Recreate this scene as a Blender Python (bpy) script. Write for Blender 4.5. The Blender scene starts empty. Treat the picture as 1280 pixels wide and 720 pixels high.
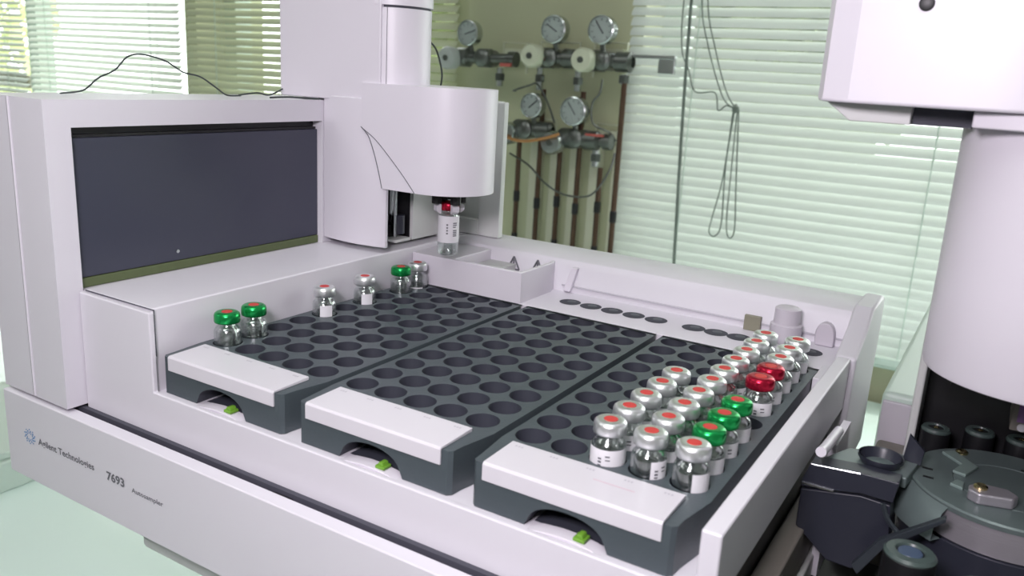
import bpy, bmesh, math, random
from mathutils import Vector, Matrix
random.seed(7)
PI = math.pi
Z0 = 1200.0          # height of the rack tops above the floor, in mm
SC = bpy.context.scene
COL = SC.collection
cos, sin = math.cos, math.sin

# ------------------------------------------------------------ materials
def mat(name, col, rough=.5, metal=0., spec=.5, noise=None, bump=None, coat=0.):
    m = bpy.data.materials.new(name); m.use_nodes = True
    nt = m.node_tree; b = nt.nodes['Principled BSDF']
    b.inputs['Base Color'].default_value = (*col, 1)
    b.inputs['Roughness'].default_value = rough
    b.inputs['Metallic'].default_value = metal
    b.inputs['Specular IOR Level'].default_value = spec
    b.inputs['Coat Weight'].default_value = coat
    if noise:
        sc_, amt = noise
        tc = nt.nodes.new('ShaderNodeTexCoord'); n = nt.nodes.new('ShaderNodeTexNoise')
        n.inputs['Scale'].default_value = sc_; n.inputs['Detail'].default_value = 4
        mx = nt.nodes.new('ShaderNodeMix'); mx.data_type = 'RGBA'
        mx.inputs[6].default_value = (*[c*(1-amt) for c in col], 1)
        mx.inputs[7].default_value = (*[min(1, c*(1+amt)) for c in col], 1)
        nt.links.new(tc.outputs['Object'], n.inputs['Vector'])
        nt.links.new(n.outputs['Fac'], mx.inputs[0]); nt.links.new(mx.outputs[2], b.inputs['Base Color'])
    if bump:
        tc = nt.nodes.new('ShaderNodeTexCoord'); n = nt.nodes.new('ShaderNodeTexNoise')
        n.inputs['Scale'].default_value = bump[0]
        bp = nt.nodes.new('ShaderNodeBump'); bp.inputs['Strength'].default_value = bump[1]; bp.inputs['Distance'].default_value = .0005
        nt.links.new(tc.outputs['Object'], n.inputs['Vector']); nt.links.new(n.outputs['Fac'], bp.inputs['Height'])
        nt.links.new(bp.outputs['Normal'], b.inputs['Normal'])
    return m

M = {}
M['white'] = mat('white_plastic', (.72, .69, .75), .38, noise=(6, .012))
M['body'] = mat('instrument_plastic', (.70, .68, .73), .42, noise=(6, .012))
M['grey_white'] = mat('pale_grey_plastic', (.60, .61, .60), .45, noise=(8, .015))
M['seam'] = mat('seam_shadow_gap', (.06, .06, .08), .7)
M['smoke'] = mat('smoked_panel', (.047, .051, .078), .35, noise=(5, .04))
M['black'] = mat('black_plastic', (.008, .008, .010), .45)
M['green_strip'] = mat('olive_rail', (.10, .13, .055), .5)
M['rack'] = mat('slate_plastic', (.066, .084, .094), .42, noise=(30, .05), bump=(900, .15))
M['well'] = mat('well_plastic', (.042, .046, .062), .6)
M['label'] = mat('white_label_plastic', (.66, .64, .68), .35)
M['ink'] = mat('grey_ink', (.14, .14, .16), .6)
M['faint'] = mat('faint_print', (.52, .50, .55), .5)
M['pinkprint'] = mat('faint_pink_print', (.66, .52, .58), .5)
M['blue_ink'] = mat('blue_ink', (.10, .27, .52), .5)
M['clip'] = mat('green_clip', (.16, .36, .035), .4)
M['alu'] = mat('aluminium_cap', (.84, .86, .86), .36, .92)
M['greencap'] = mat('green_cap', (.012, .36, .085), .24, .75)
M['redcap'] = mat('crimson_cap', (.50, .012, .045), .24, .75)
M['septum'] = mat('red_septum', (.56, .045, .04), .6)
M['paper'] = mat('paper_label', (.80, .79, .82), .6)
M['slate_metal'] = mat('slate_metal', (.050, .060, .072), .30, .35, noise=(20, .08))
M['disc'] = mat('turret_disc', (.13, .165, .165), .36, .2)
M['pale_teal'] = mat('pale_teal_metal', (.26, .34, .32), .4, .3)
M['dark_blue'] = mat('dark_blue_plastic', (.026, .028, .042), .35)
M['brass'] = mat('brass_screw', (.62, .52, .28), .25, 1.)
M['chrome'] = mat('chrome', (.55, .58, .58), .22, 1.)
M['oldmetal'] = mat('tarnished_metal', (.16, .17, .16), .35, .85, noise=(60, .35))
M['copper'] = mat('aged_copper', (.10, .055, .035), .45, .5, noise=(25, .4))
M['copper_bright'] = mat('orange_tube', (.50, .24, .09), .4, .3)
M['dial'] = mat('dial_face', (.50, .53, .52), .4)
M['cream_dial'] = mat('cream_dial_face', (.62, .64, .50), .4)
M['redtag'] = mat('red_tag', (.5, .12, .10), .5)
M['wall'] = mat('cream_wall_paint', (.52, .53, .36), .75, noise=(3, .03))
M['board'] = mat('cream_board_paint', (.66, .66, .52), .6)
M['wallwhite'] = mat('off_white_paint', (.62, .62, .60), .8, noise=(3, .03))
M['ceil'] = mat('ceiling_paint', (.75, .75, .76), .9)
M['floor'] = mat('floor_vinyl', (.35, .36, .36), .35, noise=(9, .1))
M['bench'] = mat('mint_bench_laminate', (.82, .95, .91), .12, noise=(5, .02))
M['mint'] = mat('mint_paint', (.58, .68, .62), .4)
M['lilac'] = mat('lilac_plastic', (.58, .54, .60), .45)
M['taupe'] = mat('taupe_metal', (.20, .18, .16), .5)
M['cord'] = mat('grey_cord', (.15, .18, .16), .6)
M['cable'] = mat('dark_cable', (.04, .05, .05), .5)
M['khaki'] = mat('khaki_tab', (.24, .23, .17), .5)
M['ring'] = mat('ring_green_grey', (.06, .085, .08), .35)
M['bluering'] = mat('blue_septum', (.06, .09, .15), .35)
M['brown'] = mat('brown_paint', (.12, .11, .07), .6)
M['bark'] = mat('bark', (.10, .08, .05), .9)
M['ground'] = mat('lawn_ground', (.34, .35, .30), .9, noise=(2, .3))
M['purple'] = mat('purple_sticker', (.25, .12, .32), .4)

def brushed():
    m = mat('brushed_metal', (.50, .47, .52), .42, .7)
    nt = m.node_tree; b = nt.nodes['Principled BSDF']
    tc = nt.nodes.new('ShaderNodeTexCoord'); mp = nt.nodes.new('ShaderNodeMapping'); mp.inputs['Scale'].default_value = (30, 30, 2500)
    n = nt.nodes.new('ShaderNodeTexNoise'); n.inputs['Scale'].default_value = 1.0
    bp = nt.nodes.new('ShaderNodeBump'); bp.inputs['Strength'].default_value = .25; bp.inputs['Distance'].default_value = .0003
    nt.links.new(tc.outputs['Object'], mp.inputs['Vector']); nt.links.new(mp.outputs[0], n.inputs['Vector'])
    nt.links.new(n.outputs['Fac'], bp.inputs['Height']); nt.links.new(bp.outputs['Normal'], b.inputs['Normal'])
    return m
M['brushed'] = brushed()

def glassy(name, tint, lo, hi, rough=.03):
    m = bpy.data.materials.new(name); m.use_nodes = True; nt = m.node_tree; nt.nodes.clear()
    out = nt.nodes.new('ShaderNodeOutputMaterial'); mx = nt.nodes.new('ShaderNodeMixShader')
    tr = nt.nodes.new('ShaderNodeBsdfTransparent'); tr.inputs[0].default_value = (*tint, 1)
    gl = nt.nodes.new('ShaderNodeBsdfGlossy'); gl.inputs['Roughness'].default_value = rough
    gl.inputs[0].default_value = (.9, .95, .93, 1)
    lw = nt.nodes.new('ShaderNodeLayerWeight'); lw.inputs['Blend'].default_value = .35
    mr = nt.nodes.new('ShaderNodeMapRange'); mr.inputs['To Min'].default_value = lo; mr.inputs['To Max'].default_value = hi
    nt.links.new(lw.outputs['Facing'], mr.inputs['Value']); nt.links.new(mr.outputs[0], mx.inputs[0])
    nt.links.new(tr.outputs[0], mx.inputs[1]); nt.links.new(gl.outputs[0], mx.inputs[2]); nt.links.new(mx.outputs[0], out.inputs[0])
    return m
M['glass'] = glassy('vial_glass', (.95, .96, .96), .16, .70, .12)
M['pane'] = glassy('window_pane', (.96, .98, .97), .03, .3)
M['bezel_glass'] = glassy('gauge_glass', (.95, .97, .97), .06, .4)

def slat_mat(name, col, tcol, f):
    m = bpy.data.materials.new(name); m.use_nodes = True; nt = m.node_tree; nt.nodes.clear()
    out = nt.nodes.new('ShaderNodeOutputMaterial'); mx = nt.nodes.new('ShaderNodeMixShader'); mx.inputs[0].default_value = f
    d = nt.nodes.new('ShaderNodeBsdfDiffuse'); d.inputs[0].default_value = (*col, 1)
    t = nt.nodes.new('ShaderNodeBsdfTranslucent'); t.inputs[0].default_value = (*tcol, 1)
    nt.links.new(d.outputs[0], mx.inputs[1]); nt.links.new(t.outputs[0], mx.inputs[2]); nt.links.new(mx.outputs[0], out.inputs[0])
    return m
M['slat'] = slat_mat('blind_slat_mint', (.68, .715, .69), (.62, .66, .64), .26)
M['slat_bright'] = slat_mat('blind_slat_white', (.82, .86, .82), (.84, .88, .84), .45)
M['slat_olive'] = slat_mat('blind_slat_olive', (.62, .64, .50), (.58, .62, .46), .32)

def leaf_mat(name, col):
    return slat_mat(name, col, (col[0]*1.3, col[1]*1.3, col[2]), .4)

# ------------------------------------------------------------ mesh builder (coordinates in mm, z measured from rack tops)
class MB:
    def __init__(s): s.v = []; s.f = []; s.m = []; s.mi = 0
    def add(s, vs, fs):
        b = len(s.v); s.v += [tuple(p) for p in vs]
        for f in fs: s.f.append(tuple(b+i for i in f)); s.m.append(s.mi)
        return s
    def box(s, x0, x1, y0, y1, z0, z1):
        v = [(x, y, z) for z in (z0, z1) for y in (y0, y1) for x in (x0, x1)]
        return s.add(v, [(0, 2, 3, 1), (4, 5, 7, 6), (0, 1, 5, 4), (2, 6, 7, 3), (0, 4, 6, 2), (1, 3, 7, 5)])
    def prism(s, pts, z0, z1, ax='z'):
        """pts = 2D outline; ax z: (x,y); y: (x,z) ; x: (y,z)"""
        def P(a, b, c): return {'z': (a, b, c), 'y': (a, c, b), 'x': (c, a, b)}[ax]
        n = len(pts)
        v = [P(a, b, z0) for a, b in pts] + [P(a, b, z1) for a, b in pts]
        fs = [tuple(range(n))[::-1], tuple(range(n, 2*n))] + [(i, (i+1) % n, n+(i+1) % n, n+i) for i in range(n)]
        return s.add(v, fs)
    def lathe(s, prof, c=(0, 0, 0), n=32, a0=0, a1=2*PI, axis='z', caps=True):
        """prof = [(r, h)]"""
        full = abs(a1-a0-2*PI) < 1e-6; k = n if full else n+1
        vs = []
        for r, h in prof:
            for i in range(k):
                a = a0+(a1-a0)*i/n
                p = (r*cos(a), r*sin(a), h)
                if axis == 'y': p = (p[0], -p[2], p[1])
                if axis == 'x': p = (p[2], p[0], p[1])
                vs.append((c[0]+p[0], c[1]+p[1], c[2]+p[2]))
        fs = []
        for j in range(len(prof)-1):
            for i in range(k if full else k-1):
                i2 = (i+1) % k
                fs.append((j*k+i, j*k+i2, (j+1)*k+i2, (j+1)*k+i))
        if caps and full:
            if prof[0][0] > 1e-6: fs.append(tuple(range(k))[::-1])
            if prof[-1][0] > 1e-6: fs.append(tuple((len(prof)-1)*k+i for i in range(k)))
        return s.add(vs, fs)
    def tube(s, pts, r, n=8, smooth=6):
        P = [Vector(p) for p in pts]
        if smooth and len(P) > 2:
            Q = []
            for i in range(len(P)-1):
                a, b, c, d = P[max(i-1, 0)], P[i], P[i+1], P[min(i+2, len(P)-1)]
                for k in range(smooth):
                    t = k/smooth
                    Q.append(.5*((2*b)+(c-a)*t+(2*a-5*b+4*c-d)*t*t+(3*b-a-3*c+d)*t**3))
            Q.append(P[-1]); P = Q
        vs = []; fs = []; up = None
        for i, p in enumerate(P):
            d = (P[min(i+1, len(P)-1)]-P[max(i-1, 0)])
            d = d.normalized() if d.length > 1e-9 else Vector((0, 0, 1))
            if up is None: up = d.orthogonal().normalized()
            up = (up-d*up.dot(d)); up = up.normalized() if up.length > 1e-6 else d.orthogonal().normalized()
            w = d.cross(up)
            for k in range(n):
                a = 2*PI*k/n; vs.append(p+r*(cos(a)*up+sin(a)*w))
        for i in range(len(P)-1):
            for k in range(n): fs.append((i*n+k, i*n+(k+1) % n, (i+1)*n+(k+1) % n, (i+1)*n+k))
        fs += [tuple(range(n))[::-1], tuple((len(P)-1)*n+k for k in range(n))]
        return s.add(vs, fs)
    def build(s, name, m, parent=None, bevel=0, seg=2, angle=35, loc=None):
        if parent is not None:
            L = W(parent)
        elif loc is not None: L = Vector(loc)
        else:
            xs, ys, zs = zip(*s.v); L = Vector(((min(xs)+max(xs))/2, (min(ys)+max(ys))/2, min(zs)))
        me = bpy.data.meshes.new(name)
        me.from_pydata([tuple((Vector(p)-L)*.001) for p in s.v], [], s.f)
        ms = m if isinstance(m, (list, tuple)) else [m]
        for x in ms: me.materials.append(x)
        for p, i in zip(me.polygons, s.m): p.material_index = i
        bm = bmesh.new(); bm.from_mesh(me); bmesh.ops.recalc_face_normals(bm, faces=bm.faces); bm.to_mesh(me); bm.free()
        for p in me.polygons: p.use_smooth = True
        me.set_sharp_from_angle(angle=math.radians(angle))
        o = bpy.data.objects.new(name, me); COL.objects.link(o)
        if parent is not None: o.parent = parent
        else: o.location = (L.x*.001, L.y*.001, (L.z+Z0)*.001)
        o['_w'] = list(L)
        if bevel:
            b = o.modifiers.new('bevel', 'BEVEL'); b.width = bevel*.001; b.segments = seg; b.limit_method = 'ANGLE'; b.angle_limit = math.radians(40)
            b.harden_normals = True
        return o
def W(o): return Vector(o['_w'])      # world origin of an object in mm (parents and children share it)

def tag(o, label=None, cat=None, group=None, kind=None):
    if label: o['label'] = label
    if cat: o['category'] = cat
    if group: o['group'] = group
    if kind: o['kind'] = kind
    return o
def thing(name, loc, label, cat, group=None):
    o = bpy.data.objects.new(name, None); COL.objects.link(o); o.empty_display_size = .01
    o.location = (loc[0]*.001, loc[1]*.001, (loc[2]+Z0)*.001); o['_w'] = list(loc)
    return tag(o, label, cat, group)
def text_mesh(body, width, height=None, bold=0.):
    """outline of lettering, lying in x/z, centred left at 0,0 and facing -y"""
    cu = bpy.data.curves.new('lettering', 'FONT'); cu.body = body; cu.size = 1; cu.offset = bold; cu.resolution_u = 3
    ob = bpy.data.objects.new('lettering_tmp', cu); COL.objects.link(ob)
    dg = bpy.context.evaluated_depsgraph_get(); dg.update()
    me = bpy.data.meshes.new_from_object(ob.evaluated_get(dg))
    vs = [v.co.copy() for v in me.vertices]; fs = [tuple(p.vertices) for p in me.polygons]
    bpy.data.objects.remove(ob); bpy.data.curves.remove(cu); bpy.data.meshes.remove(me)
    x0 = min(v.x for v in vs); x1 = max(v.x for v in vs); y0 = min(v.y for v in vs); y1 = max(v.y for v in vs)
    kx = width/(x1-x0); ky = kx if height is None else height/(y1-y0)
    return [((v.x-x0)*kx, (v.y-y0)*ky) for v in vs], fs
def rrect(x0, x1, y0, y1, r, n=5, corners=(1, 1, 1, 1)):
    pts = []
    for (cx, cy, a, k) in ((x0+r, y0+r, PI, corners[0]), (x1-r, y0+r, 1.5*PI, corners[1]), (x1-r, y1-r, 0, corners[2]), (x0+r, y1-r, .5*PI, corners[3])):
        if k:
            for i in range(n+1): t = a+.5*PI*i/n; pts.append((cx+r*cos(t), cy+r*sin(t)))
        else:
            pts.append((cx+r*math.copysign(1, cos(a+.25*PI)), cy+r*math.copysign(1, sin(a+.25*PI))))
    return pts

# ============================================================ THE SETTING
YB = 1100.                      # room face of the window wall
XL, XR, YF, ZC, ZF = -3200., 2000., -2400., 1500., -1200.
ZS = -268.                      # sill height
ZT = 760.
def structure(o): o['kind'] = 'structure'; return o
f = structure(MB().box(XL-100, XR+100, YF-100, YB+200, ZF-60, ZF).build('floor', M['floor']))
structure(MB().box(XL-100, XR+100, YF-100, YB+200, ZC, ZC+60).build('ceiling', M['ceil']))
structure(MB().box(XL-100, XL, YF, YB, ZF, ZC).build('wall_left', M['wallwhite']))
structure(MB().box(XR, XR+100, YF, YB, ZF, ZC).build('wall_right', M['wallwhite']))
structure(MB().box(XL, XR, YF-100, YF, ZF, ZC).build('wall_front', M['wallwhite']))
WINS = [(-3000, -1440), (-1400, -668), (-286, 1200)]
bw = MB()
xs = [XL-100] + [x for w in WINS for x in w] + [XR+100]
for i in range(0, len(xs), 2): bw.box(xs[i], xs[i+1], YB, YB+200, ZF, ZC)
for a, b in WINS: bw.box(a, b, YB, YB+200, ZF, ZS-12); bw.box(a, b, YB, YB+200, ZT, ZC)
structure(bw.build('wall_back', M['wall']))
for i, (a, b) in enumerate(WINS):
    w = MB()
    for x in (a, b-40): w.box(x, x+40, YB+80, YB+130, ZS, ZT)
    for z in (ZS, ZT-40): w.box(a+40, b-40, YB+80, YB+130, z, z+40)
    mid = (a+b)/2; w.box(mid-25, mid+25, YB+80, YB+130, ZS+40, ZT-40)
    fr = structure(w.build('window_%d' % (i+1), M['mint'], bevel=3, loc=(a, YB+80, ZS)))
    MB().box(a+30, b-30, YB+103, YB+106, ZS+30, ZT-30).build('glass_pane', M['pane'], fr)
    s = MB().box(a-10, b+10, YB-22, YB+80, ZS-12, ZS).build('trim_%d' % (i+1), M['mint'], bevel=3); structure(s)
# brown rail seen through the far left blind
rail = MB().box(-3350, -2700, 1420, 1450, -26, 18).build('balcony_rail', M['brown'], bevel=6)
tag(rail, 'brown horizontal rail outside the far left window, seen through the blind', 'railing')

# garden outside
structure(MB().box(-14000, 12000, 1400, 16000, -2300, -2200).build('ground', M['ground']))
def tree(x, y, z, R, n, col, label):
    t = thing('garden_tree', (x, y, -2200), label, 'tree', None)
    MB().lathe([(120, -2200), (90, -900), (60, z), (20, z+R*.5)], (x, y, 0), 10).build('trunk', M['bark'], t)
    fm = MB(); lm = leaf_mat('leaves', col)
    for i in range(n):
        while True:
            p = Vector((random.uniform(-1, 1), random.uniform(-1, 1), random.uniform(-1, 1)))
            if .25 < p.length < 1: break
        c = Vector((x, y, z))+Vector((p.x*R, p.y*R*.7, p.z*R*1.1))
        u = Vector((random.gauss(0, 1), random.gauss(0, 1), random.gauss(0, 1))).normalized()*random.uniform(60, 130)
        w = u.orthogonal().normalized()*random.uniform(30, 70)
        k = u.cross(w).normalized()*12
        fm.add([c-u, c+w+k, c+u, c-w+k], [(0, 1, 2, 3)])
    fm.build('foliage', lm, t)
tree(-10300, 4700, 500, 1500, 2600, (.52, .56, .34), 'yellow green tree outside the far left window')
tree(-760, 2500, 560, 850, 4200, (.30, .33, .24), 'leafy tree added outside the wide window to shade the upper left of its blind')  # added tree, placed to darken the upper left of this blind
tree(-2150, 3600, 300, 950, 2400, (.26, .32, .14), 'dark green bushy tree outside the narrow window behind the sampler tower')

# venetian blinds --------------------------------------------------------
def blind(x0, x1, tilt, m, label, ztop=ZT+20, zbot=-262, pitch=15.5, yc=None, ladders=(), jitter=2.):
    yc = yc or YB-20
    t = thing('venetian_blind', ((x0+x1)/2, yc, zbot), label, 'blind', None)
    s = MB(); Wd = 18.; n = int((ztop-zbot)/pitch)
    for i in range(n):
        z = zbot+10+i*pitch; a = math.radians(tilt+random.uniform(-jitter, jitter)); vs = []
        for k in range(6):
            q = -1+2*k/5; d = q*Wd/2; c = 2.2*(1-q*q)
            # q=-1: room side (low), q=1: window side (high); crown bulges up/room-wards
            y = yc+d*cos(a)-c*sin(a); zz = z+d*sin(a)+c*cos(a)
            vs += [(x0, y, zz), (x1, y, zz)]
        s.add(vs, [(2*k, 2*k+1, 2*k+3, 2*k+2) for k in range(5)])
    s.build('slats', m, t)
    MB().box(x0, x1, yc-14, yc+14, zbot-10, zbot+2).build('bottom_rail', M['mint'], t, bevel=2)
    MB().box(x0, x1, yc-18, yc+18, ztop, ztop+35).build('head_rail', M['mint'], t, bevel=2)
    for lx in ladders:
        MB().tube([(lx, yc-9.5, zbot), (lx, yc-9.5, ztop)], .9, 6, 0).build('ladder_cord', M['mint'], t)
        MB().tube([(lx, yc+9.5, zbot), (lx, yc+9.5, ztop)], .9, 6, 0).build('ladder_cord', M['mint'], t)
    return t
blind(-3090, -2075, 30, M['slat'], 'half open pale blind at the far left edge, brown rail behind it', ladders=(-2900, -2160))
blind(-2058, -1428, 38, M['slat_bright'], 'bright half open pale blind behind the upright panel housing', ladders=(-1960, -1530))
blind(-1408, -645, 50, M['slat_olive'], 'closed olive green blind on both sides of the white sampler tower', ladders=(-1300, -720))
bl = blind(-300, 262, 54, M['slat'], 'wide closed mint white blind between the gas regulators and the right hand injector', ladders=(-183, 176))
MB().tube([(-197, YB-52, ZT+20), (-192, YB-52, 300), (-186, YB-50, 60), (-172, YB-50, -235)], 2.6, 8, 4).build('tilt_wand', M['cord'], bl)
cd = MB()
yq = YB-46
cd.tube([(-186, yq, ZT+20), (-184, yq, 420), (-177, yq, 250), (-160, yq, 180), (-128, yq, 104), (-106, yq, 86)], 1.1, 6)
cd.tube([(-180, yq, ZT+20), (-176, yq, 430), (-168, yq, 250), (-146, yq, 170), (-122, yq, 110), (-104, yq, 86)], 1.1, 6)
cd.tube([(-200, yq, ZT+20), (-205, yq, 300), (-202, yq, 180), (-186, yq, 140), (-172, yq, 108), (-140, yq, 108), (-132, yq, 82), (-120, yq, 90), (-106, yq, 86)], 1.1, 6)
cd.tube([(-108, yq, 86), (-112, yq, -20), (-122, yq, -85), (-124, yq, -108), (-114, yq, -113), (-106, yq, -90), (-110, yq, 0), (-106, yq, 86)], 1.1, 6)
cd.tube([(-102, yq, 86), (-100, yq, -20), (-98, yq, -88), (-92, yq, -112), (-84, yq, -100), (-90, yq, -30), (-100, yq, 86)], 1.1, 6)
cd.lathe([(.1, -7), (5, -4), (5.5, 3), (.1, 8)], (-105, yq, 86), 10)
cd.build('pull_cord', M['cord'], bl)

# ============================================================ BENCH AND GC BODY
ZBN = -330.
bn = thing('lab_bench', (-400, 420, ZF), 'long laboratory bench with glossy mint white top under the instrument', 'bench')
MB().box(-2900, 1700, -330, YB-30, ZBN-35, ZBN).build('bench_top', M['bench'], bn, bevel=4)
for x0, x1 in ((-2850, -1950), (-1900, -1000), (-950, -50), (0, 800), (850, 1650)):
    c = MB().box(x0, x1, -280, YB-40, ZF+80, ZBN-36).build('cabinet', M['mint'], bn, bevel=4)
    MB().box(x0+6, x1-6, -300, -281, ZF+90, ZBN-45).build('cabinet_door', M['wallwhite'], bn, bevel=3)
MB().box(-2850, 1650, -230, YB-60, ZF, ZF+79).build('plinth', M['taupe'], bn)

gc = thing('gas_chromatograph', (430, 150, ZBN), 'large white chromatograph body beneath and behind the injector turret', 'instrument')
MB().prism(rrect(250, 900, -60, 560, 12), ZBN+12, -92).build('oven_body', M['white'], gc, bevel=3)
MB().prism([(242, 226), (560, 226), (560, 520), (242, 520)], -90, -31).build('top_cover', M['mint'], gc, bevel=3)
MB().prism([(243, 223), (559, 223), (559, 225.5), (243, 225.5)], -88, -35).build('cover_front', M['lilac'], gc, bevel=.8)
MB().box(244, 262, 120, 222, -90, -56).build('valve_block', M['taupe'], gc, bevel=2)
for x in (290, 860):
    for y in (-20, 520): MB().lathe([(18, ZBN), (18, ZBN+12)], (x, y, 0), 16).build('foot', M['black'], gc)
MB().box(239, 420, -58, 118, -91, -71).build('deck_plate', M['black'], gc, bevel=2)

# ============================================================ SAMPLER TRAY
tray = thing('sampler_tray', (70, 60, -110), 'white autosampler tray base holding three slate vial racks', 'autosampler tray')
ZSH = -16.2     # shelf the racks stand on
XW0, XW1 = 227.6, 233.6
# floor of the rack well, with front lip
MB().box(-10.5, XW0, -31, 143.4, -21, ZSH).build('rack_shelf', M['body'], tray, bevel=.6)
# front face below the racks
MB().prism([(-54.5, -60), (XW1+.4, -60), (XW1+.4, -15.0), (-6.4, -15.0), (-6.8, 19.2), (-54.5, 19.6)], -33.4, -30.9, 'y').build('front_fascia', M['body'], tray, bevel=.7, seg=3)
# finger relief bumps on the lip
# platform at the left
MB().prism([(-54.5, -30.6), (-8.5, -30.6), (-10.8, 156), (-10.8, 216), (-54.5, 216)], -60, 20.2).build('side_platform', M['body'], tray, bevel=.8, seg=3)
MB().tube([(-53.5, -30.75, 19.9), (-7.2, -30.75, 19.9), (-7.0, -30.75, 0)], .28, 6, 0).build('seam', M['seam'], tray)
# ledge and front cover carrying the name
MB().box(-104, 234, -44.2, -37.6, -76, -34.2).build('front_cover', M['body'], tray, bevel=.7, seg=3)
MB().box(-104, 234, -37.5, -33.6, -76, -37.5).build('slot_shade', M['seam'], tray)  # dark box, coloured as the shade down in the slot
MB().box(-104, 240, -33.3, 200, -74, -60.5).build('base_pan', M['grey_white'], tray, bevel=1)
MB().box(66, 76, -37, -33.8, -37.5, -35.5).build('slot_latch', M['black'], tray, bevel=.5)
MB().box(-104, 234, -35.6, -33.45, -60, -33.7).build('slot_shade', M['seam'], tray)  # dark strip paints the slot's shade as a visible band
MB().box(-104, -54.7, -33.3, 200, -60.4, -34).build('under_frame', M['black'], tray)
# lettering on the cover
def lettering(body, x, z, w, h, m, parent, name, y=-44.35, bold=0.):
    vs, fs = text_mesh(body, w, h, bold)
    mb = MB(); mb.add([(x+a, y, z+b) for a, b in vs], fs)
    return mb.build(name, m, parent)
lettering('Agilent Technologies', -77.5, -56.2, 42.5, 4.3, M['ink'], tray, 'maker_name', bold=.018)
lettering('7693', -26.2, -56.6, 12.2, 4.3, M['ink'], tray, 'model_number', bold=.03)
lettering('Autosampler', -9.2, -57.6, 20.5, 2.9, M['ink'], tray, 'model_word', bold=.012)
sp = MB()
for i in range(10):
    a = 2*PI*i/10+.15
    for r, q in ((1.3, .38), (2.2, .48), (3.1, .36)):
        cx, cz = -84.3+(r+1.0)*cos(a+.25*r)*1.05, -53.2+(r+.4)*sin(a+.25*r)
        sp.lathe([(q, 0), (q, .05)], (cx, -44.3, cz), 8, axis='y')
sp.build('spark_logo', M['blue_ink'], tray)

# right wall
MB().prism([(-33.4, -19), (152, -19), (152, 5.2), (-33.4, 5.2)], XW0, XW1, 'x').build('side_wall', M['body'], tray, bevel=.8, seg=3)
MB().box(222, 229, -30, 150, -60, -19.1).build('under_frame', M['black'], tray)
MB().box(229.5, 238, -30, 118, -60, -40).build('under_rail', M['taupe'], tray, bevel=1)
# back deck
deck = MB()
deck.box(62, XW0, 143.4, 186, -20, 0)
deck.build('back_deck', M['white'], tray, bevel=.6)
# back wall / rim with rounded top, stands behind the deck
rim = MB()
rim.prism([(184.4, -60), (184.4, 14.5), (187, 18.5), (192, 20), (214, 20.6), (219, 18), (220, 12), (220, -60)], -10.5, 230.5, 'x')
rim.build('back_rim', M['body'], tray, bevel=.8, seg=2)
MB().prism([(150, -60), (222, -60), (222, 17), (218, 22), (186, 22), (176, 14), (152.5, 5)], 226.5, 236, 'x').build('corner_upright', M['body'], tray, bevel=1.5, seg=3)
MB().box(68, 226, 183.4, 184.6, 3.5, 4.3).build('seam', M['faint'], tray)
# block at back left with inset pocket
blk = MB()
blk.prism([(-10.4, 143.4), (64, 143.4), (64, 178), (62.2, 184.4), (60.2, 184.4), (61.6, 178), (61.6, 146), (18, 146), (18, 184.4), (-10.4, 184.4)], -20, 17.2)
MB().box(18.1, 36, 146.1, 184.3, -20, 11).build('pocket_plate', M['grey_white'], tray, bevel=.4)  # greyer colour carries the shade inside the pocket
blk.box(36.1, 61.5, 146.1, 184.3, -20, 0)
blk.build('corner_block', M['white'], tray, bevel=.4)
MB().prism([(70, 1), (74.5, 1), (78.5, 15.5), (74.5, 15.5)], 181.5, 184.9, 'y').build('rib', M['white'], tray, bevel=.5)
# warning triangles on the back wall
for k, (cx, cz) in enumerate(((34.6, 7.6), (51.0, 8.0))):
    w = MB(); S_ = 7.8; y0 = 183.9
    A, B_, C_ = Vector((cx-S_/2, y0, cz)), Vector((cx+S_/2, y0, cz)), Vector((cx, y0, cz+S_*.98))
    for p, q in ((A, B_), (B_, C_), (C_, A)): w.tube([p, q], .55, 5, 0)
    w.tube([(cx, y0, cz+2.4), (cx, y0, cz+5.8)], .45, 5, 0); w.tube([(cx, y0, cz+1.2), (cx, y0, cz+1.6)], .5, 5, 0)
    w.build('warning_triangle', M['ink'], tray)
# reference holes in the deck
def hole_rim(mb, x, y, z, r, depth, n=24):
    mb.lathe([(r, .12), (r*.985, -.6), (r*.93, -depth), (.01, -depth)], (x, y, z), n, caps=False)
pos = [83.4+12.75*i for i in range(5)]+[155.0+11.8*i for i in range(4)]+[213.0]
for i, x in enumerate(pos):
    q = MB(); q.lathe([(6.0, .06), (.01, .06)], (x, 165.6, 0), 28, caps=False)
    q.mi = 1; q.lathe([(2.6, .12), (1.2, .35), (.01, .35)], (x+.3, 167, 0), 12, caps=False)
    q.build('deck_well', [M['well'], M['rack']], tray)
MB().box(176, 184.5, 181, 183.5, 0, 8).build('khaki_tab', M['khaki'], tray, bevel=.4)
MB().lathe([(7.6, 0), (7.6, 9), (6.3, 9.6), (6.1, 17), (5.2, 17.6), (.01, 17.6)], (198.5, 175, 0), 28).build('locating_post', M['lilac'], tray)
arch = [(212, 0)]+[(216.2-4.6*cos(PI*i/10), 5.5+6.5*sin(PI*i/10)) for i in range(11)]+[(220.8, 0)]
MB().prism(arch, 179.5, 184.4, 'y').build('moulded_arch', M['lilac'], tray, bevel=.8)
MB().box(222.5, 226.4, 128, 150, -15, .4).build('wall_rib', M['body'], tray, bevel=.4)
# bracket under the tray
MB().prism(rrect(-28, 200, 5, 120, 8), -100, -74.5).build('mounting_bracket', M['lilac'], tray, bevel=2)
MB().box(-26, 190, -30, 4, -96, -74.5).build('mounting_bracket', M['grey_white'], tray, bevel=2)

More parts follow.
